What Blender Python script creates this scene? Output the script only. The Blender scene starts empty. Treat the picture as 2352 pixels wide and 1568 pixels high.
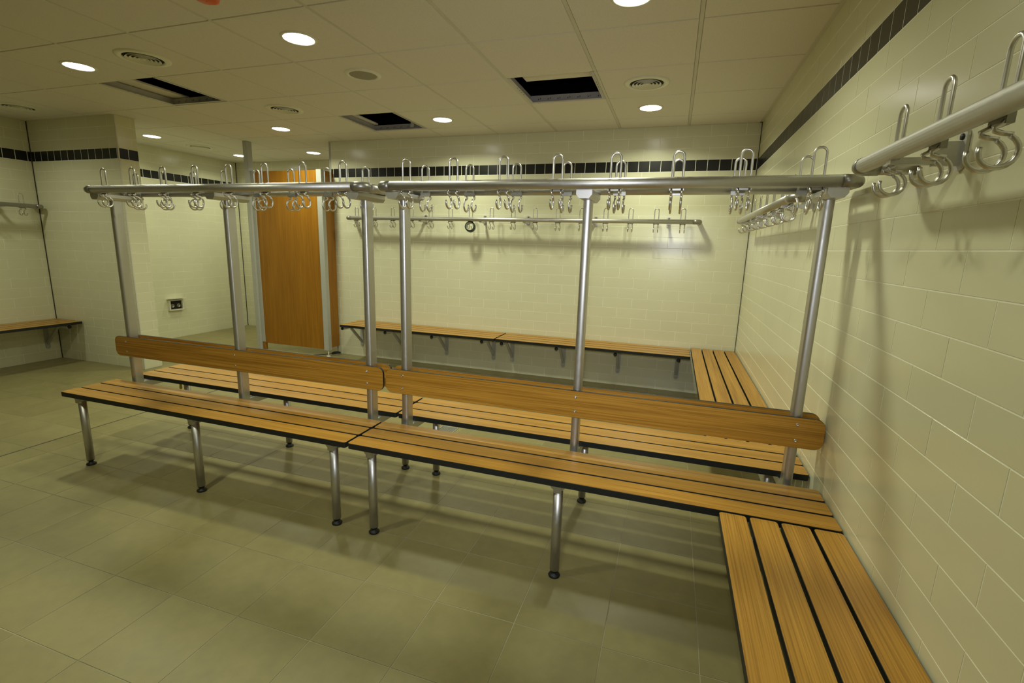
import bpy, math, random
from mathutils import Matrix, Vector
random.seed(7)

# ------------------------------------------------------------------ camera
scene = bpy.context.scene
COL = scene.collection
CAM_C = Vector((-0.6184, -4.8255, 1.3512))
YAW, PITCH, ROLL, FPX = 0.314, 0.1958, 0.0291, 1107.19
_f = Vector((-math.sin(YAW) * math.cos(PITCH), math.cos(YAW) * math.cos(PITCH), -math.sin(PITCH)))
_r0 = Vector((math.cos(YAW), math.sin(YAW), 0.0))
_u0 = _r0.cross(_f)
CAM_R = _r0 * math.cos(ROLL) + _u0 * math.sin(ROLL)
CAM_U = -_r0 * math.sin(ROLL) + _u0 * math.cos(ROLL)
CAM_F = _f
cam = bpy.data.cameras.new('camera')
cam.sensor_width = 36.0
cam.sensor_fit = 'HORIZONTAL'
cam.lens = FPX * 36.0 / 2352.0
cam.clip_start = 0.02
cam_o = bpy.data.objects.new('camera', cam)
COL.objects.link(cam_o)
M = Matrix.Identity(4)
for i in range(3):
    M[i][0], M[i][1], M[i][2], M[i][3] = CAM_R[i], CAM_U[i], -CAM_F[i], CAM_C[i]
cam_o.matrix_world = M
scene.camera = cam_o

# ------------------------------------------------------------------ world, exposure, lamp power
world = bpy.data.worlds.new('world')
scene.world = world
world.use_nodes = True
world.node_tree.nodes['Background'].inputs[0].default_value = (0.02, 0.02, 0.018, 1)
world.node_tree.nodes['Background'].inputs[1].default_value = 0.2
vs = scene.view_settings
vs.view_transform = 'Standard'
vs.look = 'None'
vs.gamma = 1.0
vs.use_curve_mapping = False
vs.exposure = 0.0
LAMP_W = 12.4
LAMP_COL = (0.96, 1.0, 0.74)

# the photograph was taken with the camera's own flash: cool light from just above the lens,
# it puts the bright lines on the posts and the second, lower set of hook shadows on the tiles
fd_ = bpy.data.lights.new('camera_flash', 'SPOT')
fd_.energy = 95.0
fd_.color = (0.88, 0.92, 1.0)
fd_.spot_size = math.radians(84)
fd_.spot_blend = 1.0
fd_.shadow_soft_size = 0.03
fo_ = bpy.data.objects.new('camera_flash', fd_)
COL.objects.link(fo_)
FM = M.copy()
fo_.matrix_world = Matrix.Translation(CAM_U * 0.13) @ FM

# ------------------------------------------------------------------ main dimensions (metres)
H = 2.4424          # ceiling
CP = 0.0978         # tile course pitch
S0 = 2.054          # underside of the dark course
TW = 0.2828         # wall tile pitch along the wall
XL = -6.94          # left wall
XB = -4.42          # left end of back wall
YP, YQ, XP = -1.44, -1.257, -5.67   # partition stub
YR = 1.05           # end wall of the recess
YF = -6.7           # wall behind the camera
ZTOP = 3.6


def px(P):
    v = Vector(P) - CAM_C
    d = v.dot(CAM_F)
    if d < 0.05:
        return None
    return (1176 + FPX * v.dot(CAM_R) / d, 784 - FPX * v.dot(CAM_U) / d)


# ------------------------------------------------------------------ materials
MATS = {}


def mat(name, color, rough=0.5, metal=0.0, spec=0.5, build=None):
    m = bpy.data.materials.new(name)
    m.use_nodes = True
    nt = m.node_tree
    b = nt.nodes['Principled BSDF']
    b.inputs['Base Color'].default_value = (*color, 1)
    b.inputs['Roughness'].default_value = rough
    b.inputs['Metallic'].default_value = metal
    b.inputs['Specular IOR Level'].default_value = spec
    if build:
        build(nt, b)
    MATS[name] = m
    return m


def node(nt, t, **k):
    n = nt.nodes.new(t)
    for a, v in k.items():
        if a.startswith('i_'):
            n.inputs[a[2:].replace('_', ' ')].default_value = v
        else:
            setattr(n, a, v)
    return n


def coords(nt, scale=(1, 1, 1), shift=True):
    tc = node(nt, 'ShaderNodeTexCoord')
    mp = node(nt, 'ShaderNodeMapping')
    mp.inputs['Scale'].default_value = scale
    nt.links.new(tc.outputs['Object'], mp.inputs['Vector'])
    if shift:
        oi = node(nt, 'ShaderNodeObjectInfo')
        mul = node(nt, 'ShaderNodeMath', operation='MULTIPLY')
        mul.inputs[1].default_value = 37.0
        cb = node(nt, 'ShaderNodeCombineXYZ')
        nt.links.new(oi.outputs['Random'], mul.inputs[0])
        for i in range(3):
            nt.links.new(mul.outputs[0], cb.inputs[i])
        nt.links.new(cb.outputs[0], mp.inputs['Location'])
    return mp.outputs[0]


def ramp(nt, fac, stops):
    r = node(nt, 'ShaderNodeValToRGB')
    e = r.color_ramp.elements
    e[0].position, e[0].color = stops[0][0], (*stops[0][1], 1)
    e[1].position, e[1].color = stops[-1][0], (*stops[-1][1], 1)
    for p, c in stops[1:-1]:
        x = e.new(p)
        x.color = (*c, 1)
    nt.links.new(fac, r.inputs[0])
    return r.outputs[0]


def mixc(nt, fac, a, b, mode='MIX'):
    m = node(nt, 'ShaderNodeMix', data_type='RGBA', blend_type=mode)
    if isinstance(fac, float):
        m.inputs[0].default_value = fac
    else:
        nt.links.new(fac, m.inputs[0])
    for s, v in ((6, a), (7, b)):
        if isinstance(v, tuple):
            m.inputs[s].default_value = (*v, 1)
        else:
            nt.links.new(v, m.inputs[s])
    return m.outputs[2]


def noise(nt, vec, scale, detail=3, rough=0.55):
    n = node(nt, 'ShaderNodeTexNoise')
    n.inputs['Scale'].default_value = scale
    n.inputs['Detail'].default_value = detail
    n.inputs['Roughness'].default_value = rough
    nt.links.new(vec, n.inputs['Vector'])
    return n.outputs[0]


def bump(nt, b, h, strength=0.1, dist=0.001):
    n = node(nt, 'ShaderNodeBump')
    n.inputs['Strength'].default_value = strength
    n.inputs['Distance'].default_value = dist
    nt.links.new(h, n.inputs['Height'])
    nt.links.new(n.outputs[0], b.inputs['Normal'])


def vary(nt, b, base, amt=0.05, nscale=6.0, namt=0.06):
    """slight piece-to-piece and cloudy variation of a base colour"""
    oi = node(nt, 'ShaderNodeObjectInfo')
    lo = tuple(c * (1 - amt) for c in base)
    hi = tuple(min(1, c * (1 + amt)) for c in base)
    c1 = mixc(nt, oi.outputs['Random'], lo, hi)
    n = noise(nt, coords(nt), nscale)
    c2 = ramp(nt, n, [(0.3, (1 - namt,) * 3), (0.7, (1.0,) * 3)])
    out = mixc(nt, 1.0, c1, c2, 'MULTIPLY')
    nt.links.new(out, b.inputs['Base Color'])
    return n


def b_walltile(nt, b):
    vary(nt, b, (0.68, 0.665, 0.475), 0.010, 3.0, 0.02)
    h = noise(nt, coords(nt), 22.0, 2)
    bump(nt, b, h, 0.05, 0.002)


def b_floortile(nt, b):
    v = coords(nt)
    n1 = noise(nt, v, 3.2, 5, 0.62)
    n2 = noise(nt, v, 24.0, 4, 0.6)
    oi = node(nt, 'ShaderNodeObjectInfo')
    base = mixc(nt, oi.outputs['Random'], (0.236, 0.206, 0.088), (0.253, 0.222, 0.097))
    c = ramp(nt, n1, [(0.25, (0.84, 0.83, 0.81)), (0.5, (0.97, 0.96, 0.95)), (0.78, (1.08, 1.08, 1.07))])
    c2 = ramp(nt, n2, [(0.3, (0.93, 0.93, 0.93)), (0.7, (1.04, 1.04, 1.04))])
    o = mixc(nt, 1.0, mixc(nt, 1.0, base, c, 'MULTIPLY'), c2, 'MULTIPLY')
    nt.links.new(o, b.inputs['Base Color'])
    rr = ramp(nt, n1, [(0.2, (0.36,) * 3), (0.8, (0.52,) * 3)])
    nt.links.new(rr, b.inputs['Roughness'])
    bump(nt, b, n2, 0.08, 0.001)


def b_wood(c_dark, c_mid, c_light):
    def f(nt, b):
        v = coords(nt, (0.8, 26, 26))
        v2 = coords(nt, (2.6, 240, 240))
        wob = noise(nt, v, 1.0, 4, 0.6)
        fib = noise(nt, v2, 1.0, 2, 0.5)
        c = ramp(nt, wob, [(0.30, c_dark), (0.5, c_mid), (0.72, c_light)])
        fr = ramp(nt, fib, [(0.36, (0.66, 0.61, 0.52)), (0.52, (0.98, 0.98, 0.97)), (0.70, (1.16, 1.17, 1.22))])
        o = mixc(nt, 0.85, c, fr, 'MULTIPLY')
        nt.links.new(o, b.inputs['Base Color'])
        bump(nt, b, fib, 0.08, 0.0006)
    return f


def b_woodv(nt, b):
    v = coords(nt, (18, 18, 1.0))
    v2 = coords(nt, (170, 170, 3.0))
    wob = noise(nt, v, 1.0, 4, 0.6)
    fib = noise(nt, v2, 1.0, 2, 0.5)
    c = ramp(nt, wob, [(0.3, (0.285, 0.118, 0.007)), (0.5, (0.325, 0.14, 0.009)), (0.72, (0.37, 0.165, 0.012))])
    fr = ramp(nt, fib, [(0.35, (0.80, 0.77, 0.72)), (0.6, (1.0, 1.0, 1.0)), (0.8, (1.06, 1.06, 1.08))])
    nt.links.new(mixc(nt, 0.85, c, fr, 'MULTIPLY'), b.inputs['Base Color'])


def b_ceil(nt, b):
    v = coords(nt)
    n = noise(nt, v, 140.0, 3, 0.7)
    c = ramp(nt, n, [(0.3, (0.68, 0.64, 0.57)), (0.7, (0.75, 0.71, 0.64))])
    nt.links.new(c, b.inputs['Base Color'])
    bump(nt, b, n, 0.15, 0.001)


def b_alu(nt, b):
    v = coords(nt, (60, 60, 60))
    n = noise(nt, v, 1.0, 3, 0.6)
    r = ramp(nt, n, [(0.3, (0.40,) * 3), (0.7, (0.48,) * 3)])
    nt.links.new(r, b.inputs['Roughness'])


WALLTILE = mat('cream_glazed_tile', (0.7, 0.66, 0.46), 0.22, 0, 0.5, b_walltile)
GROUT = mat('pale_grout', (0.86, 0.85, 0.72), 0.8, 0, 0.3, lambda nt, b: bump(nt, b, noise(nt, coords(nt), 80.0), 0.2, 0.001))
DARKTILE = mat('charcoal_glazed_tile', (0.016, 0.016, 0.013), 0.3, 0, 0.3,
               lambda nt, b: vary(nt, b, (0.016, 0.016, 0.013), 0.15, 8.0, 0.2))
FLOORTILE = mat('beige_stone_floor_tile', (0.4, 0.36, 0.23), 0.42, 0, 0.45, b_floortile)
FGROUT = mat('floor_grout', (0.44, 0.40, 0.27), 0.85, 0, 0.2, lambda nt, b: vary(nt, b, (0.44, 0.40, 0.27), 0.0, 1.6, 0.5))
DARKJOINT = mat('dark_sealant', (0.06, 0.055, 0.04), 0.7, 0, 0.3, lambda nt, b: vary(nt, b, (0.06, 0.055, 0.04), 0.0, 20.0, 0.3))
OAK = mat('oak_laminate', (0.5, 0.28, 0.08), 0.36, 0, 0.45,
          b_wood((0.375, 0.182, 0.022), (0.425, 0.216, 0.029), (0.48, 0.255, 0.040)))
OAKV = mat('oak_laminate_panel', (0.43, 0.2, 0.035), 0.4, 0, 0.4, b_woodv)
BLACKCORE = mat('black_laminate_core', (0.012, 0.013, 0.012), 0.5, 0, 0.4, lambda nt, b: vary(nt, b, (0.012, 0.013, 0.012), 0.0, 40.0, 0.3))
ALU = mat('satin_anodised_aluminium', (0.56, 0.55, 0.535), 0.34, 1.0, 0.5, b_alu)
STEEL = mat('brushed_wire_steel', (0.66, 0.65, 0.63), 0.34, 1.0, 0.5, lambda nt, b: bump(nt, b, noise(nt, coords(nt), 200.0), 0.03, 0.0005))
ELBOW = mat('dark_grey_casting', (0.34, 0.33, 0.30), 0.38, 0.8, 0.5, lambda nt, b: vary(nt, b, (0.34, 0.33, 0.30), 0.0, 30.0, 0.15))
PAINT = mat('silver_grey_powder_coat', (0.42, 0.42, 0.38), 0.45, 0, 0.5, lambda nt, b: vary(nt, b, (0.42, 0.42, 0.38), 0.03, 60.0, 0.06))
RUBBER = mat('black_rubber', (0.012, 0.013, 0.014), 0.5, 0, 0.4, lambda nt, b: vary(nt, b, (0.012, 0.013, 0.014), 0.0, 50.0, 0.25))
CEIL = mat('mineral_ceiling_tile', (0.68, 0.65, 0.5), 0.9, 0, 0.15, b_ceil)
TEE = mat('painted_ceiling_grid', (0.62, 0.59, 0.50), 0.6, 0, 0.3, lambda nt, b: vary(nt, b, (0.62, 0.59, 0.50), 0.02, 12.0, 0.04))
PROFILE = mat('galvanised_profile', (0.50, 0.47, 0.46), 0.5, 0.3, 0.5, lambda nt, b: vary(nt, b, (0.50, 0.47, 0.46), 0.02, 20.0, 0.08))
PLENUM = mat('plenum_shade_black', (0.004, 0.004, 0.0045), 0.9, 0, 0.1, lambda nt, b: vary(nt, b, (0.004, 0.004, 0.0045), 0.0, 4.0, 0.4))  # near black: the shade above the ceiling is put into the colour
WHITE = mat('white_enamel', (0.74, 0.72, 0.60), 0.4, 0, 0.4, lambda nt, b: vary(nt, b, (0.74, 0.72, 0.60), 0.0, 30.0, 0.03))
DARKVOID = mat('dark_duct', (0.03, 0.027, 0.02), 0.8, 0, 0.2, lambda nt, b: vary(nt, b, (0.03, 0.027, 0.02), 0.0, 30.0, 0.2))
GRILLE = mat('grey_speaker_mesh', (0.30, 0.28, 0.21), 0.6, 0, 0.3, lambda nt, b: bump(nt, b, noise(nt, coords(nt), 400.0), 0.5, 0.001))
ORANGE = mat('orange_plastic', (0.75, 0.12, 0.02), 0.4, 0, 0.4, lambda nt, b: vary(nt, b, (0.75, 0.12, 0.02), 0.0, 20.0, 0.05))
TAPE = mat('dark_green_tape', (0.014, 0.022, 0.014), 0.3, 0, 0.5, lambda nt, b: vary(nt, b, (0.014, 0.022, 0.014), 0.0, 60.0, 0.25))
CORE = mat('tape_core_card', (0.34, 0.36, 0.25), 0.6, 0, 0.3, lambda nt, b: vary(nt, b, (0.34, 0.36, 0.25), 0.0, 60.0, 0.1))
YELLOW = mat('yellow_tag', (0.62, 0.44, 0.02), 0.5, 0, 0.3, lambda nt, b: vary(nt, b, (0.62, 0.44, 0.02), 0.0, 60.0, 0.15))
SCREW = mat('steel_screw', (0.62, 0.62, 0.62), 0.3, 1.0, 0.5, lambda nt, b: bump(nt, b, noise(nt, coords(nt), 300.0), 0.05, 0.0005))


def b_glow(nt, b):
    b.inputs['Emission Color'].default_value = (1.0, 0.985, 0.93, 1)
    b.inputs['Emission Strength'].default_value = 14.0


GLOW = mat('lit_diffuser', (0.9, 0.9, 0.86), 0.5, 0, 0.3, b_glow)


# ------------------------------------------------------------------ mesh helpers
class MB:
    def __init__(s):
        s.v, s.f, s.m, s.sm = [], [], [], []

    def add(s, vs, fs, mi=0, smooth=False):
        o = len(s.v)
        s.v += [tuple(v) for v in vs]
        for i, f in enumerate(fs):
            s.f.append(tuple(o + j for j in f))
            s.m.append(mi[i] if isinstance(mi, list) else mi)
            s.sm.append(smooth)
        return s

    def box(s, x0, x1, y0, y1, z0, z1, mi=0):
        vs = [(x, y, z) for x in (x0, x1) for y in (y0, y1) for z in (z0, z1)]
        fs = [(0, 1, 3, 2), (4, 6, 7, 5), (0, 4, 5, 1), (2, 3, 7, 6), (0, 2, 6, 4), (1, 5, 7, 3)]
        return s.add(vs, fs, mi)

    def prism(s, pts, z0, z1, ax='z', mi_side=0, mi_cap=0, smooth=False, bev=0.0):
        """extrude a closed 2-D outline (counter-clockwise) along an axis, optional small edge bevel"""
        n = len(pts)
        cx = sum(p[0] for p in pts) / n
        cy = sum(p[1] for p in pts) / n

        def P(p, z):
            a, b = p
            return {'z': (a, b, z), 'y': (a, z, b), 'x': (z, a, b)}[ax]
        rings = []
        if bev > 0:
            ins = []
            for i in range(n):
                p0, p1, p2 = Vector(pts[i - 1]), Vector(pts[i]), Vector(pts[(i + 1) % n])
                d1, d2 = (p1 - p0).normalized(), (p2 - p1).normalized()
                nn = Vector((-(d1.y + d2.y), d1.x + d2.x))
                nn = nn.normalized() if nn.length > 1e-9 else Vector((0, 0))
                ins.append(tuple(p1 + nn * bev))
            rings = [(ins, z0), (pts, z0 + bev), (pts, z1 - bev), (ins, z1)]
        else:
            rings = [(pts, z0), (pts, z1)]
        vs, fs, ms = [], [], []
        for r, z in rings:
            vs += [P(p, z) for p in r]
        flip = ax == 'y'
        for k in range(len(rings) - 1):
            for i in range(n):
                j = (i + 1) % n
                q = (k * n + i, k * n + j, (k + 1) * n + j, (k + 1) * n + i)
                fs.append(q[::-1] if flip else q)
                ms.append(mi_side)
        a = tuple(range(n))[::-1]
        b = tuple((len(rings) - 1) * n + i for i in range(n))
        fs += [a[::-1] if flip else a, b[::-1] if flip else b]
        ms += [mi_cap, mi_cap]
        return s.add(vs, fs, ms, smooth)

    def tube(s, path, r, n=10, caps=True, mi=0):
        path = [Vector(p) for p in path]
        N = len(path)
        rs = r if isinstance(r, (list, tuple)) else [r] * N
        T = []
        for i in range(N):
            a = path[max(0, i - 1)]
            b = path[min(N - 1, i + 1)]
            T.append((b - a).normalized())
        ref = Vector((0, 0, 1)) if abs(T[0].z) < 0.9 else Vector((1, 0, 0))
        nx = T[0].cross(ref).normalized()
        vs = []
        for i in range(N):
            if i:
                nx = (nx - T[i] * nx.dot(T[i])).normalized()
            ny = T[i].cross(nx)
            for k in range(n):
                a = 2 * math.pi * k / n
                vs.append(path[i] + (nx * math.cos(a) + ny * math.sin(a)) * rs[i])
        fs = []
        for i in range(N - 1):
            for k in range(n):
                k2 = (k + 1) % n
                fs.append((i * n + k, i * n + k2, (i + 1) * n + k2, (i + 1) * n + k))
        s.add(vs, fs, mi, True)
        if caps:
            o = len(s.v) - len(vs)
            s.f.append(tuple(o + k for k in range(n))[::-1])
            s.f.append(tuple(o + (N - 1) * n + k for k in range(n)))
            s.m += [mi, mi]
            s.sm += [False, False]
        return s

    def lathe(s, prof, c=(0, 0, 0), n=24, mi=0, smooth=True, ax='z'):
        """revolve (r, h) profile about an axis through c"""
        vs = []
        for r, h in prof:
            for k in range(n):
                a = 2 * math.pi * k / n
                p = (r * math.cos(a), r * math.sin(a), h)
                if ax == 'y':
                    p = (p[0], p[2], -p[1])
                elif ax == 'x':
                    p = (p[2], p[0], p[1])
                vs.append((c[0] + p[0], c[1] + p[1], c[2] + p[2]))
        fs = []
        for i in range(len(prof) - 1):
            for k in range(n):
                k2 = (k + 1) % n
                fs.append((i * n + k, i * n + k2, (i + 1) * n + k2, (i + 1) * n + k))
        s.add(vs, fs, mi, smooth)
        return s

    def mesh(s, name, mats):
        me = bpy.data.meshes.new(name)
        me.from_pydata(s.v, [], s.f)
        for m in (mats if isinstance(mats, (list, tuple)) else [mats]):
            me.materials.append(m)
        me.polygons.foreach_set('material_index', s.m)
        me.polygons.foreach_set('use_smooth', s.sm)
        me.update()
        return me


def link(name, data, parent=None, loc=None, mw=None):
    o = bpy.data.objects.new(name, data)
    COL.objects.link(o)
    if parent is not None:
        o.parent = parent
    if loc is not None:
        o.location = loc
    if mw is not None:
        o.matrix_local = mw
    return o


def tag(o, label=None, cat=None, group=None, kind=None):
    if label:
        o['label'] = label
    if cat:
        o['category'] = cat
    if group:
        o['group'] = group
    if kind:
        o['kind'] = kind
    return o


def thing(name, label, cat, loc=(0, 0, 0), rz=0.0, group=None):
    o = bpy.data.objects.new(name, None)
    COL.objects.link(o)
    o.location = loc
    o.rotation_euler = (0, 0, rz)
    o.empty_display_size = 0.1
    return tag(o, label, cat, group)


def copy_tree(o, parent=None):
    c = o.copy()
    COL.objects.link(c)
    c.parent = parent
    for ch in list(o.children):
        copy_tree(ch, c)
    return c


def rrect(x0, x1, y0, y1, r, n=5, corners=(1, 1, 1, 1)):
    """rounded rectangle outline, counter-clockwise from lower left"""
    pts = []
    cs = [((x0, y0), (1, 1), 180), ((x1, y0), (-1, 1), 270), ((x1, y1), (-1, -1), 0), ((x0, y1), (1, -1), 90)]
    for k, ((cx, cy), (sx, sy), a0) in enumerate(cs):
        if not corners[k]:
            pts.append((cx, cy))
            continue
        for i in range(n + 1):
            a = math.radians(a0 + 90 * i / n)
            pts.append((cx + sx * r + r * math.cos(a), cy + sy * r + r * math.sin(a)))
    return pts


def disc(mb, r, z, n=24, c=(0, 0), mi=0, up=True):
    vs = [(c[0] + r * math.cos(2 * math.pi * k / n), c[1] + r * math.sin(2 * math.pi * k / n), z) for k in range(n)]
    f = tuple(range(n))
    mb.add(vs, [f if up else f[::-1]], mi)


# ------------------------------------------------------------------ tiled surfaces
TILE_CACHE = {}


def tile_mesh(w, h, t, bev, m, name):
    key = (round(w, 4), round(h, 4), round(t, 4), m.name)
    if key in TILE_CACHE:
        return TILE_CACHE[key]
    a, b = w / 2, h / 2
    vs = [(-a, -b, -0.002), (a, -b, -0.002), (a, b, -0.002), (-a, b, -0.002),
          (-a, -b, t - bev), (a, -b, t - bev), (a, b, t - bev), (-a, b, t - bev),
          (-a + bev, -b + bev, t), (a - bev, -b + bev, t), (a - bev, b - bev, t), (-a + bev, b - bev, t)]
    fs = [(8, 9, 10, 11)]
    for i in range(4):
        j = (i + 1) % 4
        fs += [(i, j, 4 + j, 4 + i), (4 + i, 4 + j, 8 + j, 8 + i)]
    mb = MB()
    mb.add(vs, fs)
    TILE_CACHE[key] = mb.mesh(name, m)
    return TILE_CACHE[key]


def lay(parent, O, U, V, N, tiles, t, m, name, tilt=0.0, limit=295, bev=0.0011, minpx=9.0):
    """tiles: (u0,u1,v0,v1). The ones that show largest become objects, the rest one joined part."""
    O, U, V, N = Vector(O), Vector(U), Vector(V), Vector(N)
    scored = []
    for (u0, u1, v0, v1) in tiles:
        if u1 - u0 < 0.012 or v1 - v0 < 0.012:
            continue
        ps = [px(O + U * u + V * v) for u, v in ((u0, v0), (u1, v0), (u1, v1), (u0, v1))]
        a = 0
        if all(ps):
            A = 0
            for i in range(4):
                x0, y0 = ps[i]
                x1, y1 = ps[(i + 1) % 4]
                A += x0 * y1 - x1 * y0
            xs = [p[0] for p in ps]
            ys = [p[1] for p in ps]
            if max(xs) > -20 and min(xs) < 2372 and max(ys) > -20 and min(ys) < 1588:
                if min(max(xs) - min(xs), max(ys) - min(ys)) >= minpx * 0.6:
                    a = abs(A)
        scored.append((a, (u0, u1, v0, v1)))
    scored.sort(key=lambda s: -s[0])
    rest = MB()
    for i, (a, (u0, u1, v0, v1)) in enumerate(scored):
        w, h = u1 - u0, v1 - v0
        c = O + U * (u0 + u1) / 2 + V * (v0 + v1) / 2
        Mx = Matrix.Identity(4)
        for r in range(3):
            Mx[r][0], Mx[r][1], Mx[r][2], Mx[r][3] = U[r], V[r], N[r], c[r]
        if tilt:
            Mx = Mx @ Matrix.Rotation(random.gauss(0, tilt), 4, 'X') @ Matrix.Rotation(random.gauss(0, tilt * 0.6), 4, 'Y')
        me = tile_mesh(w, h, t, bev, m, name)
        if a > 0 and i < limit:
            link(name, me, parent, mw=Mx)
        else:
            rest.add([Mx @ v.co for v in me.vertices], [tuple(p.vertices) for p in me.polygons])
    if rest.v:
        o = link(name + '_field', rest.mesh(name + '_field', m), parent)
        o['kind'] = 'stuff'


def wall(name, O, U, N, length, phase, thick=0.10, ext=(0.0, 0.0), strip_phase=0.0, skip=None):
    """tiled wall: O is the floor point at u=0, tile faces lie in the plane through O"""
    O, U, N = Vector(O), Vector(U), Vector(N)
    V = Vector((0, 0, 1))
    T = 0.0008
    mb = MB()
    c = [O + U * u - N * d for u in (-ext[0], length + ext[1]) for d in (T, thick)]
    lo = [Vector((p.x, p.y, -0.05)) for p in c]
    fs_ = [(0, 1, 3, 2), (4, 6, 7, 5), (0, 2, 6, 4), (1, 5, 7, 3), (0, 4, 5, 1), (2, 3, 7, 6)]
    mid = [Vector((p.x, p.y, H + 0.015)) for p in c]
    hi = [Vector((p.x, p.y, ZTOP)) for p in c]
    mb.add(lo + mid, fs_)
    mb.add(mid + hi, fs_, 1)             # upper wall blackened in colour, stands for the shade above the suspended ceiling
    w = link(name, mb.mesh(name, [GROUT, PLENUM]))
    w['kind'] = 'structure'
    g = 0.0016
    tl, st = [], []
    for j in range(-21, 4):
        v0, v1 = S0 + CP * j, S0 + CP * (j + 1)
        v0, v1 = max(v0, 0.0), min(v1, H + 0.02)
        if v1 - v0 < 0.01:
            continue
        if j == 0:
            pitch, ph, dst = 0.0995, strip_phase, st
        else:
            pitch, ph, dst = TW, phase + (TW / 2 if j % 2 == 0 else 0.0), tl
        k = math.floor((0 - ph) / pitch)
        while True:
            u0, u1 = ph + k * pitch, ph + (k + 1) * pitch
            k += 1
            if u0 >= length - 1e-6:
                break
            u0, u1 = max(u0, 0.0), min(u1, length)
            if u1 - u0 > 0.012:
                gg = 0.0024 if j == 0 else g
                dst.append((u0 + gg, u1 - gg, v0 + g, v1 - g))
    P0 = O - N * T
    lay(w, P0, U, V, N, tl, T, WALLTILE, 'wall_tile', tilt=0.0013, bev=0.0004)
    lay(w, P0, U, V, N, st, T, DARKTILE, 'border_tile', tilt=0.002, bev=0.0004)
    return w


# right wall: u runs along -y from the back corner so that U x V = N (N = -x)
wall('wall_right', (0, 0, 0), (0, -1, 0), (-1, 0, 0), -YF, 3.050 % TW, ext=(0.1, 0.1), strip_phase=0.068)
# back wall: u along +x from its left end
wall('wall_back', (XB, 0, 0), (1, 0, 0), (0, -1, 0), -XB, 0.06, strip_phase=0.035)
# left wall, in front of and behind the partition stub
wall('wall_left', (XL, YF, 0), (0, 1, 0), (1, 0, 0), YP - YF, 0.12, ext=(0.1, 0.0), strip_phase=0.055)
wall('wall_left_rear', (XL, YQ, 0), (0, 1, 0), (1, 0, 0), YR - YQ, 0.05, ext=(0.183, 0.1), strip_phase=0.03)
# partition stub: front face and end
wall('wall_partition', (XL, YP, 0), (1, 0, 0), (0, -1, 0), XP - XL, 0.03, thick=0.085, ext=(0.0, -0.015), strip_phase=0.055)
wall('wall_partition_end', (XP, YP, 0), (0, 1, 0), (1, 0, 0), YQ - YP, 0.14, thick=0.06, ext=(-0.004, -0.004), strip_phase=0.092)
wall('wall_partition_rear', (XP, YQ, 0), (-1, 0, 0), (0, 1, 0), XP - XL, 0.03, thick=0.085, ext=(-0.061, 0.0), strip_phase=0.055)
# recess end wall and its unseen return, built to contain the light
wall('wall_rear', (XL, YR, 0), (1, 0, 0), (0, -1, 0), XB - XL + 0.1, 0.1, ext=(0.1, 0.0), strip_phase=0.01)
wall('wall_recess_side', (XB, YR, 0), (0, -1, 0), (-1, 0, 0), YR, 0.1, ext=(0.0, -0.03), strip_phase=0.01)
wall('wall_front', (0, YF, 0), (-1, 0, 0), (0, 1, 0), -XL, 0.1, strip_phase=0.01)


def trim(name, x0, x1, y0, y1, z0, z1, m):
    o = link(name, MB().box(x0, x1, y0, y1, z0, z1).mesh(name, m))
    o['kind'] = 'structure'
    return o


# corner sealant lines and edge profiles
trim('trim_1', -0.005, 0.002, -0.004, 0.003, 0, H, DARKJOINT)
trim('trim_2', XL - 0.002, XL + 0.007, YP - 0.006, YP + 0.002, 0, H, DARKJOINT)
trim('trim_3', XL - 0.002, XL + 0.006, YR - 0.008, YR + 0.002, 0, H, DARKJOINT)
trim('trim_4', XP - 0.009, XP + 0.0015, YP - 0.0015, YP + 0.009, 0, H, TEE)
trim('trim_5', XB - 0.012, XB + 0.010, -0.003, 0.02, 0.0, H, PAINT)

# ------------------------------------------------------------------ floor
fl = link('floor', MB().box(XL - 0.1, 0.1, YF - 0.1, YR + 0.1, -0.12, -0.0012).mesh('floor', FGROUT))
fl['kind'] = 'structure'
FP = 0.3182
XJ = -4.42
tiles = []
g = 0.0016
ys = []
y = -3.36 - 12 * FP
while y < YR:
    ys.append((max(y, YF), min(y + FP, YR)))
    y += FP
xs = []
x = -0.737 + 3 * FP
while x > XJ:
    a, b = max(x - FP, XJ + 0.005), min(x, 0)
    if b - a > 0.01:
        xs.append((a, b))
    x -= FP
x = XJ - 0.005
while x > XL:
    xs.append((max(x - FP, XL), x))
    x -= FP
DR = (-2.165, -2.035, -1.825, -1.695)     # floor drain
for (y0, y1) in ys:
    for (x0, x1) in xs:
        tiles.append((x0 + g, x1 - g, y0 + g, y1 - g))
lay(fl, (0, 0, -0.0012), (1, 0, 0), (0, 1, 0), (0, 0, 1), tiles, 0.0012, FLOORTILE, 'floor_tile', tilt=0.0004, bev=0.0004)
mj = link('movement_joint', MB().box(XJ - 0.0045, XJ + 0.0045, YF, YR, -0.004, -0.0004).mesh('movement_joint', DARKJOINT), fl)

# ------------------------------------------------------------------ ceiling
ce = link('ceiling', MB().box(XL - 0.1, 0.1, YF - 0.1, YR + 0.1, 3.5, 3.6).mesh('ceiling', PLENUM))
ce['kind'] = 'structure'
GX0, GX, GY0, GY = -0.591, 0.6, -0.3495, 0.5902
xl = [0.0] + [GX0 - GX * k for k in range(11)] + [XL]
yl = [YR] + [GY0 + GY * k for k in range(2, -1, -1)] + [GY0 - GY * k for k in range(1, 11)] + [YF]
xl = [v for v in xl if v >= XL - 1e-6]
HOLES = {(-1.491, -1.235), (-4.491, -1.825), (-3.291, -0.645)}
PT = 0.016


def inside(x, y):
    if y > 0.0 and x > XB:
        return False
    return True


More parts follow.
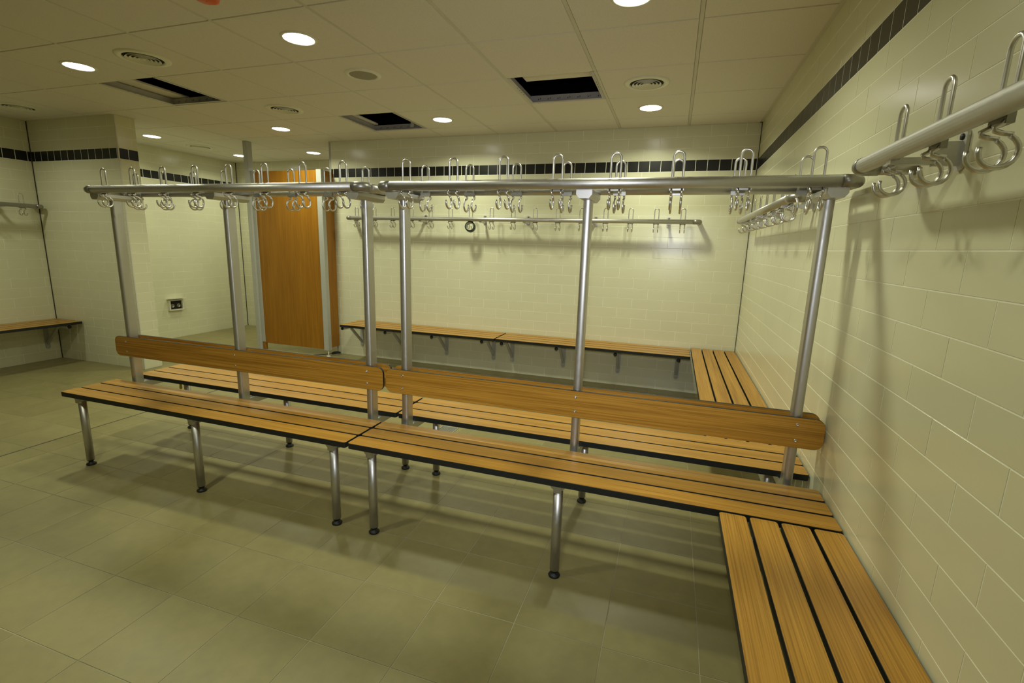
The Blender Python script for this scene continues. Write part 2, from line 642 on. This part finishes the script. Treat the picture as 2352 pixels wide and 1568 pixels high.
panel_cache = {}
for i in range(len(xl) - 1):
    for j in range(len(yl) - 1):
        x1, x0 = xl[i], xl[i + 1]
        y1, y0 = yl[j], yl[j + 1]
        if y1 - y0 < 0.03 or x1 - x0 < 0.03:
            continue
        cx, cy = (x0 + x1) / 2, (y0 + y1) / 2
        if any(abs(cx - a) < 0.1 and abs(cy - b) < 0.1 for a, b in HOLES):
            continue
        if not inside(cx, cy):
            continue
        w, d = x1 - x0 - 0.022, y1 - y0 - 0.0075
        key = (round(w, 3), round(d, 3))
        if key not in panel_cache:
            b = 0.003
            pts = [(-w / 2, -d / 2), (w / 2, -d / 2), (w / 2, d / 2), (-w / 2, d / 2)]
            panel_cache[key] = MB().prism(pts, 0, PT, bev=b).mesh('ceiling_tile', CEIL)
        link('ceiling_tile', panel_cache[key], ce, (cx, cy, H))
# exposed main runners (along y) and the thin cross tees
for x in xl[1:-1]:
    y1 = YR if x < XB else 0.0
    mb = MB()
    mb.box(x - 0.0095, x + 0.0095, YF, y1, H + 0.0025, H + 0.007)
    mb.box(x - 0.013, x + 0.013, YF, y1, H + 0.0125, H + 0.015)
    mb.box(x - 0.001, x + 0.001, YF, y1, H + 0.007, H + 0.05)
    link('main_runner', mb.mesh('main_runner', TEE), ce)
for y in yl[1:-1]:
    x1 = 0.0 if y < 0 else XB
    mb = MB()
    segs = [(XL, x1)]
    for a, b in segs:
        mb.box(a, b, y - 0.009, y + 0.009, H + 0.0125, H + 0.015)
    link('cross_tee', mb.mesh('cross_tee', TEE), ce)
# perimeter angle
mbp = [(-0.022, 0, YF, 0), (XL, XL + 0.022, YF, YP), (XL, XL + 0.022, YQ, YR)]
for a, b, c, d in mbp:
    link('perimeter_angle', MB().box(a, b, c, d, H - 0.0015, H + 0.002).mesh('perimeter_angle', TEE), ce)
for a, b, c, d in [(XB, 0, -0.022, 0), (XL, XP, YP - 0.022, YP), (XL, XB, YR - 0.022, YR), (XP, XP + 0.022, YP, YQ)]:
    link('perimeter_angle', MB().box(a, b, c, d, H - 0.0015, H + 0.002).mesh('perimeter_angle', TEE), ce)
# perforated profiles seen inside the open bays
for (hx, hy) in sorted(HOLES):
    x0, x1, y0, y1 = hx - 0.3, hx + 0.3, hy - GY / 2, hy + GY / 2
    for side in ('far', 'left', 'right', 'near'):
        mb = MB()
        hgt = 0.052
        n = 7
        if side == 'far':
            mb.box(x0 + 0.006, x1 - 0.006, y1 - 0.012, y1 - 0.009, H + 0.004, H + hgt)
            mb.box(x0 + 0.006, x1 - 0.006, y1 - 0.030, y1 - 0.012, H + 0.001, H + 0.004)
            for k in range(n):
                u = x0 + 0.07 + k * 0.077
                mb.box(u, u + 0.006, y1 - 0.0125, y1 - 0.011, H + 0.020, H + 0.028, 1)
                mb.box(u + 0.016, u + 0.020, y1 - 0.0125, y1 - 0.011, H + 0.022, H + 0.034, 1)
        elif side == 'near':
            mb.box(x0 + 0.006, x1 - 0.006, y0 + 0.004, y0 + 0.007, H + 0.004, H + hgt)
        else:
            s = 1 if side == 'left' else -1
            xx = x0 if s > 0 else x1
            a, b = sorted((xx + s * 0.008, xx + s * 0.011))
            mb.box(a, b, y0 + 0.006, y1 - 0.012, H + 0.004, H + hgt)
            a, b = sorted((xx + s * 0.011, xx + s * 0.034))
            mb.box(a, b, y0 + 0.006, y1 - 0.030, H + 0.001, H + 0.004)
            for k in range(4):
                u = y0 + 0.2 + k * 0.05
                mb.box(min(a, b) + 0.009, min(a, b) + 0.014, u, u + 0.012, H + 0.0004, H + 0.0012, 1)
        link('edge_profile', mb.mesh('edge_profile', [PROFILE, DARKVOID]), ce)

LOOSE = [
    ('loose ceiling tile pushed up and aside in the opening next to the air diffuser over the free bench end', (-4.926, -1.80, H + 0.056), 0.01, (0, 0)),
    ('loose ceiling tile slid back over the opening between the loudspeaker tile and a round air diffuser', (-1.436, -1.562, H + 0.056), -0.012, (0, 0)),
    ('loose ceiling tile pushed aside in the opening with a hanging white strap', (-3.83, -0.66, H + 0.056), 0.008, (0, 0)),
]
for lb, loc, rz, _ in LOOSE:
    w, d = 0.582, 0.584
    me = MB().prism([(-w / 2, -d / 2), (w / 2, -d / 2), (w / 2, d / 2), (-w / 2, d / 2)], 0, PT, bev=0.003).mesh('loose_ceiling_tile', CEIL)
    o = link('loose_ceiling_tile', me, None, loc)
    o.rotation_euler = (0, 0, rz)
    tag(o, lb, 'ceiling tile')
# hanging strap in the third opening
st = MB()
pth = [(-3.13, -0.40, H + 0.13), (-3.14, -0.395, H + 0.06), (-3.135, -0.392, H + 0.03)]
st.box(-3.150, -3.118, -0.405, -0.400, H + 0.012, H + 0.16)
o = link('hanging_strap', st.mesh('hanging_strap', TEE))
tag(o, 'short white strap hanging down inside the open ceiling bay', 'strap')
ct = link('crossed_batten', MB().box(-3.24, -3.19, -0.93, -0.37, H + 0.17, H + 0.19).mesh('crossed_batten', TEE))
tag(ct, 'pale batten laid across the top of the open ceiling bay', 'batten')


# ------------------------------------------------------------------ ceiling fittings
def cell(x, y):
    return (x, y, H)


def make_downlight():
    root = thing('recessed_downlight', '', 'downlight')
    R = 0.083
    mb = MB()
    mb.lathe([(R + 0.014, 0.0), (R + 0.013, -0.004), (R + 0.002, -0.007), (R - 0.001, -0.006), (R - 0.003, 0.001)], n=36)
    link('trim_ring', mb.mesh('downlight_ring', WHITE), root)
    mb = MB()
    prof = [(R - 0.003, -0.0045), (R * 0.7, -0.0065), (R * 0.35, -0.0078), (0.002, -0.008)]
    mb.lathe(prof, n=36)
    link('diffuser', mb.mesh('downlight_diffuser', GLOW), root)
    ld = bpy.data.lights.new('downlight_lamp', 'AREA')
    ld.shape = 'DISK'
    ld.size = 0.155
    ld.energy = LAMP_W
    ld.color = LAMP_COL
    ld.spread = math.radians(150)
    lo = bpy.data.objects.new('downlight_lamp', ld)
    COL.objects.link(lo)
    lo.parent = root
    lo.location = (0, 0, -0.0105)
    return root


DL = [
    (-0.891, -0.645, 'lit round ceiling downlight in the tile between an air diffuser and the back wall'),
    (-2.691, -0.645, 'lit round ceiling downlight beside the open ceiling bay with the hanging strap'),
    (-4.491, -0.645, 'lit round ceiling downlight over the floor in front of the wooden cubicle panel'),
    (-6.291, -0.645, 'lit round ceiling downlight behind the partition stub, over the recess with the socket box'),
    (-0.891, -2.415, 'lit round ceiling downlight over the double bench end that meets the tiled wall'),
    (-2.691, -2.415, 'lit round ceiling downlight next to the loudspeaker tile, over the joint of the double benches'),
    (-4.491, -2.415, 'lit round ceiling downlight beside an air diffuser, past the free end of the double bench'),
    (-6.291, 0.535, 'lit round ceiling downlight in the recess, next to the tall aluminium post'),
    (-5.091, 0.535, 'lit round ceiling downlight above the space behind the wooden cubicle panel'),
]
OFF = [(-2.691, -4.185)]  # unseen lamp on the regular spacing, kept to light the near wall
DIM = [(-6.291, -2.415), (-0.891, -4.185)]  # unseen, at reduced power; the second added to brighten the near wall
dl0 = make_downlight()
WEAK = [c for c in dl0.children if c.type == 'LIGHT'][0].data.copy()
WEAK.energy = LAMP_W * 0.5
for i, (x, y, lb) in enumerate(DL + [(x, y, None) for x, y in OFF + DIM]):
    o = dl0 if i == 0 else copy_tree(dl0)
    o.location = cell(x, y)
    if lb:
        tag(o, lb, 'downlight', 'lit downlights in the ceiling')
        if (x < -6 and y > -1) or y > 0:        # recess lamps turned down to darken the recess
            for ch in o.children:
                if ch.type == 'LIGHT':
                    ch.data = WEAK
    else:
        tag(o, 'lit round ceiling downlight over the corner wall bench' if x < -6 else 'added unseen ceiling downlight brightening the near wall over the wide wall bench and large coat rack' if x > -1 else 'unseen ceiling downlight kept for light on the near wall, over the open floor in front of the double benches', 'downlight', 'lit downlights in the ceiling')
        if (x, y) in DIM:
            for ch in o.children:
                if ch.type == 'LIGHT':
                    ch.data = WEAK


def make_diffuser():
    root = thing('round_air_diffuser', '', 'air vent')
    mb = MB()
    mb.lathe([(0.150, 0.0), (0.149, -0.004), (0.138, -0.008), (0.116, -0.010), (0.110, -0.006), (0.109, 0.02)], n=40)
    link('flange', mb.mesh('diffuser_flange', WHITE), root)
    mb = MB()
    disc(mb, 0.11, -0.0006, 32, up=False)
    link('backing', mb.mesh('diffuser_backing', DARKVOID), root)
    for r in (0.094, 0.072, 0.050, 0.030):
        mb = MB()
        mb.lathe([(r - 0.011, -0.003), (r, -0.013), (r + 0.0015, -0.012), (r - 0.009, -0.001)], n=36)
        link('cone_ring', mb.mesh('diffuser_ring', WHITE), root)
    mb = MB()
    mb.lathe([(0.016, -0.002), (0.014, -0.012), (0.002, -0.013)], n=20)
    link('hub', mb.mesh('diffuser_hub', WHITE), root)
    return root


VN = [
    (-3.891, -2.415, 'round white air diffuser between two downlights, beside the open bay above the free bench end'),
    (-3.891, -1.235, 'round white air diffuser lying between two open ceiling bays'),
    (-0.891, -1.235, 'round white air diffuser next to the wide open bay, near the tiled wall'),
    (-6.291, -1.825, 'round white air diffuser tight against the partition stub, over the wall bench corner'),
    (-6.291, -0.055, 'round white air diffuser in the recess between two downlights'),
]
v0 = make_diffuser()
for i, (x, y, lb) in enumerate(VN):
    o = v0 if i == 0 else copy_tree(v0)
    o.location = cell(x, y)
    tag(o, lb, 'air vent', 'round ceiling air diffusers')

sp = thing('ceiling_speaker', 'round flush ceiling loudspeaker with grey mesh grille', 'speaker', cell(-2.691, -1.825))
mb = MB()
mb.lathe([(0.118, 0.0), (0.117, -0.004), (0.105, -0.009), (0.092, -0.009), (0.089, -0.004)], n=40)
link('bezel', mb.mesh('speaker_bezel', WHITE), sp)
mb = MB()
mb.lathe([(0.0895, -0.005), (0.06, -0.008), (0.002, -0.009)], n=32)
link('grille', mb.mesh('speaker_grille', GRILLE), sp)

sd = thing('smoke_detector', 'ceiling smoke detector covered by an orange dust cap', 'smoke detector', cell(-2.691, -2.985))
mb = MB()
mb.lathe([(0.055, 0.0), (0.055, -0.012), (0.046, -0.018), (0.002, -0.018)], n=28)
link('base', mb.mesh('detector_base', WHITE), sd)
mb = MB()
mb.lathe([(0.054, -0.014), (0.0545, -0.045), (0.050, -0.058), (0.036, -0.064), (0.002, -0.065)], n=28)
link('dust_cap', mb.mesh('detector_cap', ORANGE), sd)


# ------------------------------------------------------------------ hooks and rails
def hook_mesh():
    """one bent wire: upright loop above the rail, two S-shaped hooks below.
    local axes: x along the rail, +y away from wall, z up, rail centre at origin"""
    hw = 0.019
    prof = []          # (y, z) from loop side down to the tip
    prof.append((-0.026, 0.05))
    prof.append((-0.026, 0.0))
    prof.append((-0.025, -0.016))
    prof.append((-0.018, -0.026))
    prof.append((-0.008, -0.0315))
    prof.append((-0.010, -0.037))
    prof.append((-0.020, -0.0405))
    prof.append((-0.034, -0.0425))
    cy, cz, r = -0.020, -0.069, 0.0265
    for k in range(14):
        a = math.radians(118 + 19.8 * k)
        prof.append((cy + r * 1.02 * math.cos(a), cz + r * math.sin(a)))
    prof = [p for p in prof]
    left = [(-hw, a, b) for a, b in prof][::-1]
    top = []
    for k in range(9):
        a = math.pi - math.pi * k / 8
        top.append((hw * math.cos(a), -0.026, 0.096 + hw * math.sin(a)))
    right = [(hw, a, b) for a, b in prof]
    mb = MB()
    mb.tube(left + top + right, 0.0044, n=8)
    return mb.mesh('hook_wire', STEEL)


HOOK = hook_mesh()
CLIP = MB().box(-0.026, 0.026, -0.031, -0.019, -0.026, -0.008).mesh('hook_clip', ELBOW)
RR = 0.0205


def add_hook(parent, loc, rz):
    h = link('coat_hook', HOOK, parent, loc)
    h.rotation_euler = (0, 0, rz)
    link('clip', CLIP, h)
    return h


def elbow(parent, c, d1, d2, r=RR, R=0.030, name='corner_elbow'):
    """quarter bend from c+d1*R to c+d2*R with short sleeves"""
    c, d1, d2 = Vector(c), Vector(d1), Vector(d2)
    ctr = c + d1 * R + d2 * R
    path = [c + d1 * (R + 0.022)]
    for k in range(9):
        a = math.pi / 2 * k / 8
        path.append(ctr - d2 * R * math.cos(a) - d1 * R * math.sin(a))
    path.append(c + d2 * (R + 0.022))
    mb = MB().tube(path, r + 0.0012, n=18)
    return link(name, mb.mesh('elbow', ELBOW), parent)


def wall_rack(label, x0, x1, hooks, brackets, loc, rz, ends=(True, True), group=None):
    """rack along local x, wall plane is local y=0, room at +y"""
    t = thing('coat_rack', label, 'coat rack', loc, rz, group)
    D, Z = 0.14, 0.0
    a = x0 + (0.05 if ends[0] else 0)
    b = x1 - (0.05 if ends[1] else 0)
    link('rail', MB().tube([(a, D, Z), (b, D, Z)], RR, n=20).mesh('rail', ALU), t)
    for e, xe, s in ((ends[0], x0, 1), (ends[1], x1, -1)):
        if not e:
            continue
        elbow(t, (xe + s * RR, D, Z), (s, 0, 0), (0, -1, 0))
        link('return_tube', MB().tube([(xe + s * RR, D - 0.05, Z), (xe + s * RR, 0.002, Z)], RR, n=18).mesh('return_tube', ALU), t)
    for xb in brackets:
        mb = MB()
        mb.prism(rrect(-0.018, 0.018, -0.045, 0.045, 0.014, 4), 0.001, 0.008, 'y')
        mb.box(-0.005, 0.005, 0.006, 0.060, -0.034, 0.020)
        mb.box(-0.012, 0.012, 0.055, D - 0.012, -0.030, -0.014)
        mb.box(-0.014, 0.014, D - 0.030, D + 0.006, -0.0285, -0.019)
        p = link('wall_bracket', mb.mesh('wall_bracket', ALU), t, (xb, 0, 0))
        mb = MB()
        mb.lathe([(0.0075, 0.0), (0.007, 0.003), (0.001, 0.0035)], c=(0, 0.008, 0.030), n=12, ax='y')
        link('screw', mb.mesh('screw', RUBBER), p)
    for xh in hooks:
        add_hook(t, (xh, D, Z), 0.0)
    return t


# back wall rack (wall y=0, room toward -y -> rotate by pi; local x = -world x)
wall_rack('long aluminium coat rack on the wall above the back bench, tape roll on one hook',
          0.406, 4.137, [0.569 + 0.2291 * k for k in range(16)], [0.69, 1.364, 2.046, 2.516, 3.206, 3.90],
          (0, 0, 1.605), math.pi)
# right wall (wall x=0, room toward -x -> rotate +90deg: local x -> world y, local y -> world -x)
wall_rack('short aluminium coat rack on the tiled wall between back corner and double bench',
          -2.34, -0.40, [-0.55 - 0.232 * k for k in range(8)], [-0.62, -1.37, -2.12], (0, 0, 1.598), math.pi / 2)
wall_rack('large aluminium coat rack on the tiled wall above the wide wall bench',
          -5.06, -3.115, [-3.325 - 0.210 * k for k in range(8)], [-3.375, -4.1, -4.8], (0, 0, 1.598), math.pi / 2)
# left wall (x=XL, room toward +x -> rotate -90deg: local x -> world -y, local y -> world x)
wall_rack('aluminium coat rack on the wall in the corner beside the partition stub',
          1.468, 3.40, [1.64 + 0.232 * k for k in range(8)], [1.80, 2.5, 3.2], (XL, 0, 1.606), -math.pi / 2)


# ------------------------------------------------------------------ slats, brackets, benches
SLATS = {}


def slat_mesh(L, w, t=0.027):
    k = (round(L, 3), round(w, 3))
    if k not in SLATS:
        mb = MB()
        pts = rrect(-L / 2, L / 2, -w / 2, w / 2, 0.012, 4)
        mb.prism(pts, -t, 0.0, 'z', mi_side=1, mi_cap=0, bev=0.0012)
        SLATS[k] = mb.mesh('slat', [OAK, BLACKCORE])
    return SLATS[k]


def slats(parent, L, y0, y1, n, z, gap, cx=0.0):
    w = (y1 - y0 - gap * (n - 1)) / n
    for i in range(n):
        link('slat', slat_mesh(L, w), parent, (cx, y0 + w / 2 + i * (w + gap), z))


UL, UZ = 1.948, 0.452          # unit length, seat height
PO = 0.875                     # post offset


def d_section(w, d, n=7):
    """oblong post: straight flanks, rounded front and back"""
    pts = []
    r = w / 2
    e = d / 2 - r * 0.55
    for k in range(n + 1):
        a = math.pi * k / n
        pts.append((r * math.cos(a), e + r * 0.55 * math.sin(a)))
    for k in range(n + 1):
        a = math.pi + math.pi * k / n
        pts.append((r * math.cos(a), -e + r * 0.55 * math.sin(a)))
    return pts


def make_double_bench():
    t = thing('changing_bench', '', 'bench')
    slats(t, UL, -0.365, -0.065, 3, UZ, 0.009)
    slats(t, UL, 0.065, 0.365, 3, UZ, 0.009)
    foot = MB()
    foot.lathe([(0.002, 0.0), (0.023, 0.0), (0.025, 0.006), (0.021, 0.012), (0.012, 0.015), (0.011, 0.024), (0.017, 0.026), (0.018, 0.034), (0.002, 0.034)], n=20)
    foot = foot.mesh('foot', RUBBER)
    leg = MB().tube([(0, 0, 0.032), (0, 0, 0.408)], 0.020, n=20).mesh('leg', ALU)
    flange = MB()
    flange.box(-0.040, 0.040, -0.032, 0.030, 0.419, 0.4245)
    flange.prism([(-0.036, 0.419), (-0.021, 0.400), (0.021, 0.400), (0.036, 0.419)], -0.02, 0.02, 'y')
    flange = flange.mesh('leg_flange', ALU)
    beam = MB().box(-0.016, 0.016, -0.345, 0.345, 0.388, 0.4245).mesh('cross_beam', ALU)
    sec = d_section(0.034, 0.062)
    h = len(sec) // 2
    post = MB()
    for arc, sm_ in ((sec[:h], True), (sec[h:], True), ([sec[h - 1], sec[h]], False), ([sec[-1], sec[0]], False)):
        n_ = len(arc)
        post.add([(a, b, 0.40) for a, b in arc] + [(a, b, 1.578) for a, b in arc],
                 [(i, i + 1, n_ + i + 1, n_ + i) for i in range(n_ - 1)], 0, sm_)
    post.add([(a, b, 1.578) for a, b in sec], [tuple(range(len(sec)))], 0, False)
    post = post.mesh('post', ALU)
    cap = MB()
    cap.prism([(-0.020, 1.545), (0.020, 1.545), (0.032, 1.560), (0.032, 1.578), (-0.032, 1.578), (-0.032, 1.560)], -0.112, 0.112, 'y')
    cap = cap.mesh('rail_support', ALU)
    for x in (-PO, 0, PO):
        for y in (-0.32, 0.32):
            l = link('leg', leg, t, (x, y, 0))
            link('foot', foot, l)
            link('flange', flange, l)
        link('cross_beam', beam, t, (x, 0, 0))
        link('post', post, t, (x, 0, 0))
        link('rail_support', cap, t, (x, 0, 0))
    # backrests
    bw = 0.972
    mb = MB().prism(rrect(-bw, bw, 0.604, 0.728, 0.034, 6), -0.0065, 0.0065, 'y', mi_side=1, mi_cap=0, bev=0.001)
    bm = mb.mesh('backrest', [OAK, BLACKCORE])
    sm = MB().lathe([(0.0065, 0.0), (0.006, 0.0022), (0.003, 0.0026), (0.0029, 0.001), (0.0005, 0.001)], n=14, ax='y').mesh('screw', SCREW)
    for s in (-1, 1):
        b = link('backrest', bm, t, (0, s * 0.038, 0))
        for x in (-PO, 0, PO):
            for z in (0.634, 0.699):
                sc = link('screw', sm, b, (x, s * 0.0065, z))
                sc.rotation_euler = (0, 0, 0 if s > 0 else math.pi)
    # hook rail: a rounded rectangular loop of tube
    a, Y, Z = 0.953 - RR, 0.115, 1.600
    e = 0.05
    for s in (-1, 1):
        link('rail', MB().tube([(-a + e, s * Y, Z), (a - e, s * Y, Z)], RR, n=20).mesh('rail', ALU), t)
        link('end_tube', MB().tube([(s * a, -Y + e, Z), (s * a, Y - e, Z)], RR, n=18).mesh('end_tube', ALU), t)
    for sx in (-1, 1):
        for sy in (-1, 1):
            elbow(t, (sx * a, sy * Y, Z), (-sx, 0, 0), (0, -sy, 0))
    for k in range(8):
        x = -0.811 + 0.2317 * k
        add_hook(t, (x, -Y, Z), math.pi)
        add_hook(t, (x, Y, Z), 0.0)
    return t


b0 = make_double_bench()
b0.location = (-0.978, -2.7355, 0)
tag(b0, 'double-sided slatted changing bench with hook rail, its end butted against the tiled wall', 'bench', 'double changing benches')
b1 = copy_tree(b0)
b1.location = (-2.937, -2.7355, 0)
tag(b1, 'double-sided slatted changing bench with hook rail, its outer end standing free on the floor', 'bench', 'double changing benches')


def wall_bench(label, units, D, z, loc, rz, brackets, group=None, n=4):
    """bench on wall brackets: local x along the wall, wall plane y=0, room +y"""
    out = []
    for (x0, x1), br in zip(units, brackets):
        t = thing('wall_bench', label[len(out)], 'bench', loc, rz, group)
        slats(t, x1 - x0, 0.006, D, n, z, 0.010, (x0 + x1) / 2)
        zb = z - 0.0275
        for xb in br:
            p = thing_part('bracket', t, (xb, 0, 0))
            mb = MB()
            mb.prism(rrect(-0.021, 0.021, 0.120, zb - 0.004, 0.020, 6, (1, 1, 0, 0)), 0.001, 0.007, 'y')
            # arm
            mb.tube([(0, 0.006, zb - 0.021), (0, D - 0.032, zb - 0.021)], 0.0165, n=14)
            mb.box(-0.012, 0.012, 0.02, D - 0.04, zb - 0.008, zb - 0.001)
            # strut: flat bar
            y0, z0, y1, z1 = 0.008, 0.165, 0.225, zb - 0.030
            w = 0.011
            mb.add([(-w, y0, z0), (w, y0, z0), (w, y0, z0 + 0.034), (-w, y0, z0 + 0.034),
                    (-w, y1, z1 - 0.004), (w, y1, z1 - 0.004), (w, y1 - 0.02, z1 + 0.010), (-w, y1 - 0.02, z1 + 0.010)],
                   [(0, 1, 5, 4), (1, 2, 6, 5), (2, 3, 7, 6), (3, 0, 4, 7), (4, 5, 6, 7), (3, 2, 1, 0)])
            b = link('bracket', mb.mesh('bracket', PAINT), t, (xb, 0, 0))
            mb = MB().lathe([(0.017, 0.0), (0.0175, 0.006), (0.014, 0.012), (0.001, 0.013)], c=(0, D - 0.034, zb - 0.021), n=16, ax='y')
            link('end_cap', mb.mesh('end_cap', RUBBER), b)
            mb = MB().lathe([(0.006, 0.0), (0.005, 0.003), (0.0005, 0.003)], c=(0, 0.007, 0.143), n=10, ax='y')
            link('screw', mb.mesh('screw', SCREW), b)
        out.append(t)
    return out


def thing_part(*a):
    return None


wall_bench(['back wall bench beside the floor corner, its end butted to the side wall bench',
            'back wall bench whose free end reaches the wooden cubicle panel'],
           [(0.402, 2.238), (2.250, 4.085)], 0.392, 0.437, (0, 0, 0), math.pi,
           [[0.497, 1.055, 1.617, 2.178], [2.392, 2.957, 3.52, 4.09 - 0.02]], 'back wall benches')
wall_bench(['four-slat wall bench running from the back corner to the far side of the double bench'],
           [(-2.362, -0.012)], 0.388, 0.447, (0, 0, 0), math.pi / 2, [[-0.16, -0.85, -1.55, -2.22]], None)
wall_bench(['wide four-slat wall bench under the large coat rack, butted to the double bench'],
           [(-5.06, -3.108)], 0.388, 0.450, (0, 0, 0), math.pi / 2, [[-3.20, -3.85, -4.45, -4.96]], None)
wall_bench(['four-slat wall bench in the corner beside the partition stub'],
           [(1.448, 3.40)], 0.43, 0.437, (XL, 0, 0), -math.pi / 2, [[1.555, 2.2, 2.85, 3.3]], None)

# ------------------------------------------------------------------ cubicle panel, posts
cp = thing('cubicle_partition', 'tall oak laminate cubicle panel with grey aluminium posts, raised off floor', 'partition', (0, 0, 0))
YC = -0.19
link('panel', MB().box(-5.335, -4.447, YC - 0.010, YC + 0.010, 0.085, 2.112).mesh('panel', OAKV), cp)
link('return_panel', MB().box(-4.412, -4.392, YC + 0.032, -0.006, 0.10, 2.112).mesh('return_panel', OAKV), cp)
link('stile', MB().box(-4.450, -4.385, YC - 0.022, YC + 0.032, 0.075, 2.118).mesh('stile', PAINT), cp)
link('stile', MB().box(-5.372, -5.333, YC - 0.022, YC + 0.022, 0.10, 2.118).mesh('stile', PAINT), cp)
f = MB().tube([(-4.41, YC, 0.0), (-4.41, YC, 0.08)], 0.008, n=12)
f.lathe([(0.024, 0.0), (0.022, 0.006), (0.009, 0.009)], c=(-4.41, YC, 0), n=16)
link('foot', f.mesh('foot', WHITE), cp)
f = MB().box(-5.372, -5.335, YC - 0.018, YC + 0.018, 0.0, 0.10)
link('foot', f.mesh('foot', OAKV), cp)
o = link('aluminium_post', MB().prism(rrect(-5.436, -5.374, YC - 0.045, YC + 0.03, 0.006, 3), 0.0, H, 'z').mesh('aluminium_post', PAINT))
tag(o, 'tall square aluminium post rising from floor to ceiling beside the cubicle panel', 'post')

# black cable end under the panel
c = MB()
pth = [(-4.62, -0.235, 0.004), (-4.56, -0.19, 0.004), (-4.50, -0.15, 0.007), (-4.45, -0.10, 0.012), (-4.40, -0.085, 0.02)]
c.tube(pth, 0.004, n=8)
c.tube([(-4.43, -0.11, 0.017), (-4.40, -0.095, 0.028), (-4.36, -0.085, 0.033), (-4.33, -0.075, 0.030)], [0.010, 0.017, 0.016, 0.009], n=10)
o = link('cable_end', c.mesh('cable_end', RUBBER))
tag(o, 'loose black cable end lying on the floor under the cubicle panel', 'cable')

# ------------------------------------------------------------------ socket box on the recess wall
so = thing('socket_box', 'small white wall socket box with its hinged lid lifted open', 'socket', (XL, -0.105, 0.445))
# local: wall plane x=0, room +x
mb = MB()
y0, y1, z0, z1, d = -0.098, 0.098, -0.072, 0.066, 0.035
mb.box(0.001, d, y0, y0 + 0.016, z0, z1)
mb.box(0.001, d, y1 - 0.016, y1, z0, z1)
mb.box(0.001, d, y0 + 0.016, y1 - 0.016, z0, z0 + 0.014)
mb.box(0.001, d, y0 + 0.016, y1 - 0.016, z1 - 0.010, z1)
link('frame', mb.mesh('socket_frame', WHITE), so)
link('insert', MB().box(0.001, 0.010, y0 + 0.016, y1 - 0.016, z0 + 0.014, z1 - 0.010).mesh('socket_insert', DARKVOID), so)
for yy in (-0.045, 0.04):
    mb = MB()
    mb.lathe([(0.026, 0.0), (0.024, 0.012), (0.018, 0.013), (0.016, 0.006), (0.001, 0.005)], c=(0.010, yy, -0.012), n=20, ax='x')
    link('outlet', mb.mesh('outlet', ELBOW), so)
mb = MB()
mb.add([(0.004, y0 - 0.012, z1 + 0.012), (0.004, y1 + 0.012, z1 + 0.012), (0.075, y1 + 0.012, z1 + 0.020), (0.075, y0 - 0.012, z1 + 0.020),
        (0.004, y0 - 0.012, z1 + 0.020), (0.004, y1 + 0.012, z1 + 0.020), (0.075, y1 + 0.012, z1 + 0.028), (0.075, y0 - 0.012, z1 + 0.028)],
       [(3, 2, 1, 0), (4, 5, 6, 7), (0, 1, 5, 4), (1, 2, 6, 5), (2, 3, 7, 6), (3, 0, 4, 7)])
mb.box(0.006, 0.02, -0.01, 0.0, z1 - 0.002, z1 + 0.014)
mb.box(0.006, 0.02, 0.012, 0.022, z1 - 0.002, z1 + 0.014)
link('lid', mb.mesh('socket_lid', WHITE), so)

# ------------------------------------------------------------------ tape roll on the back rack
tr = thing('tape_roll', 'small dark green tape roll hanging from a hook on the back coat rack', 'tape roll', (-2.631, -0.128, 1.530))
tr.rotation_euler = (math.radians(-14), 0, math.radians(9))
mb = MB()
mb.lathe([(0.040, -0.024), (0.052, -0.024), (0.053, -0.022), (0.053, 0.022), (0.052, 0.024), (0.040, 0.024)], n=36, ax='y')
link('tape', mb.mesh('tape', TAPE), tr)
mb = MB()
mb.lathe([(0.040, -0.0245), (0.0385, -0.0245), (0.0385, 0.0245), (0.040, 0.0245)], n=36, ax='y')
link('core', mb.mesh('core', CORE), tr)

# ------------------------------------------------------------------ floor drain, yellow tag
x0, x1, y0, y1 = DR
fd = thing('floor_drain', 'small square metal floor drain grate set in the tiles behind the double bench', 'drain', ((x0 + x1) / 2, (y0 + y1) / 2, 0))
w = (x1 - x0) / 2
mb = MB()
for a, b, c_, d_ in ((-w, w, -w, -w + 0.008), (-w, w, w - 0.008, w), (-w, -w + 0.008, -w + 0.008, w - 0.008), (w - 0.008, w, -w + 0.008, w - 0.008)):
    mb.box(a, b, c_, d_, 0.0002, 0.004)
link('frame', mb.mesh('drain_frame', ALU), fd)
link('well', MB().box(-w + 0.006, w - 0.006, -w + 0.006, w - 0.006, 0.0002, 0.0009).mesh('drain_well', DARKVOID), fd)
bar = MB().box(-0.0028, 0.0028, -w + 0.008, w - 0.008, 0.001, 0.0036).mesh('bar', ALU)
for k in range(10):
    link('bar', bar, fd, (-w + 0.017 + k * (2 * w - 0.034) / 9, 0, 0))

yt = MB()
yt.add([(-0.004, 0, 0.02), (0.004, 0, 0.02), (0.018, -0.006, -0.045), (0.004, -0.010, -0.06), (-0.012, -0.004, -0.045),
        (-0.004, 0.002, 0.02), (0.004, 0.002, 0.02), (0.018, -0.004, -0.045), (0.004, -0.008, -0.06), (-0.012, -0.002, -0.045)],
       [(0, 4, 3, 2, 1), (5, 6, 7, 8, 9), (0, 1, 6, 5), (1, 2, 7, 6), (2, 3, 8, 7), (3, 4, 9, 8), (4, 0, 5, 9)])
yt.tube([(0.0, 0.001, 0.018), (0.001, 0.001, 0.045)], 0.0012, n=6)
o = link('paper_tag', yt.mesh('paper_tag', YELLOW), None, (-3.847, -2.435, 0.345))
tag(o, 'small yellow tag hanging under the far seat of the free-ended double bench', 'tag')
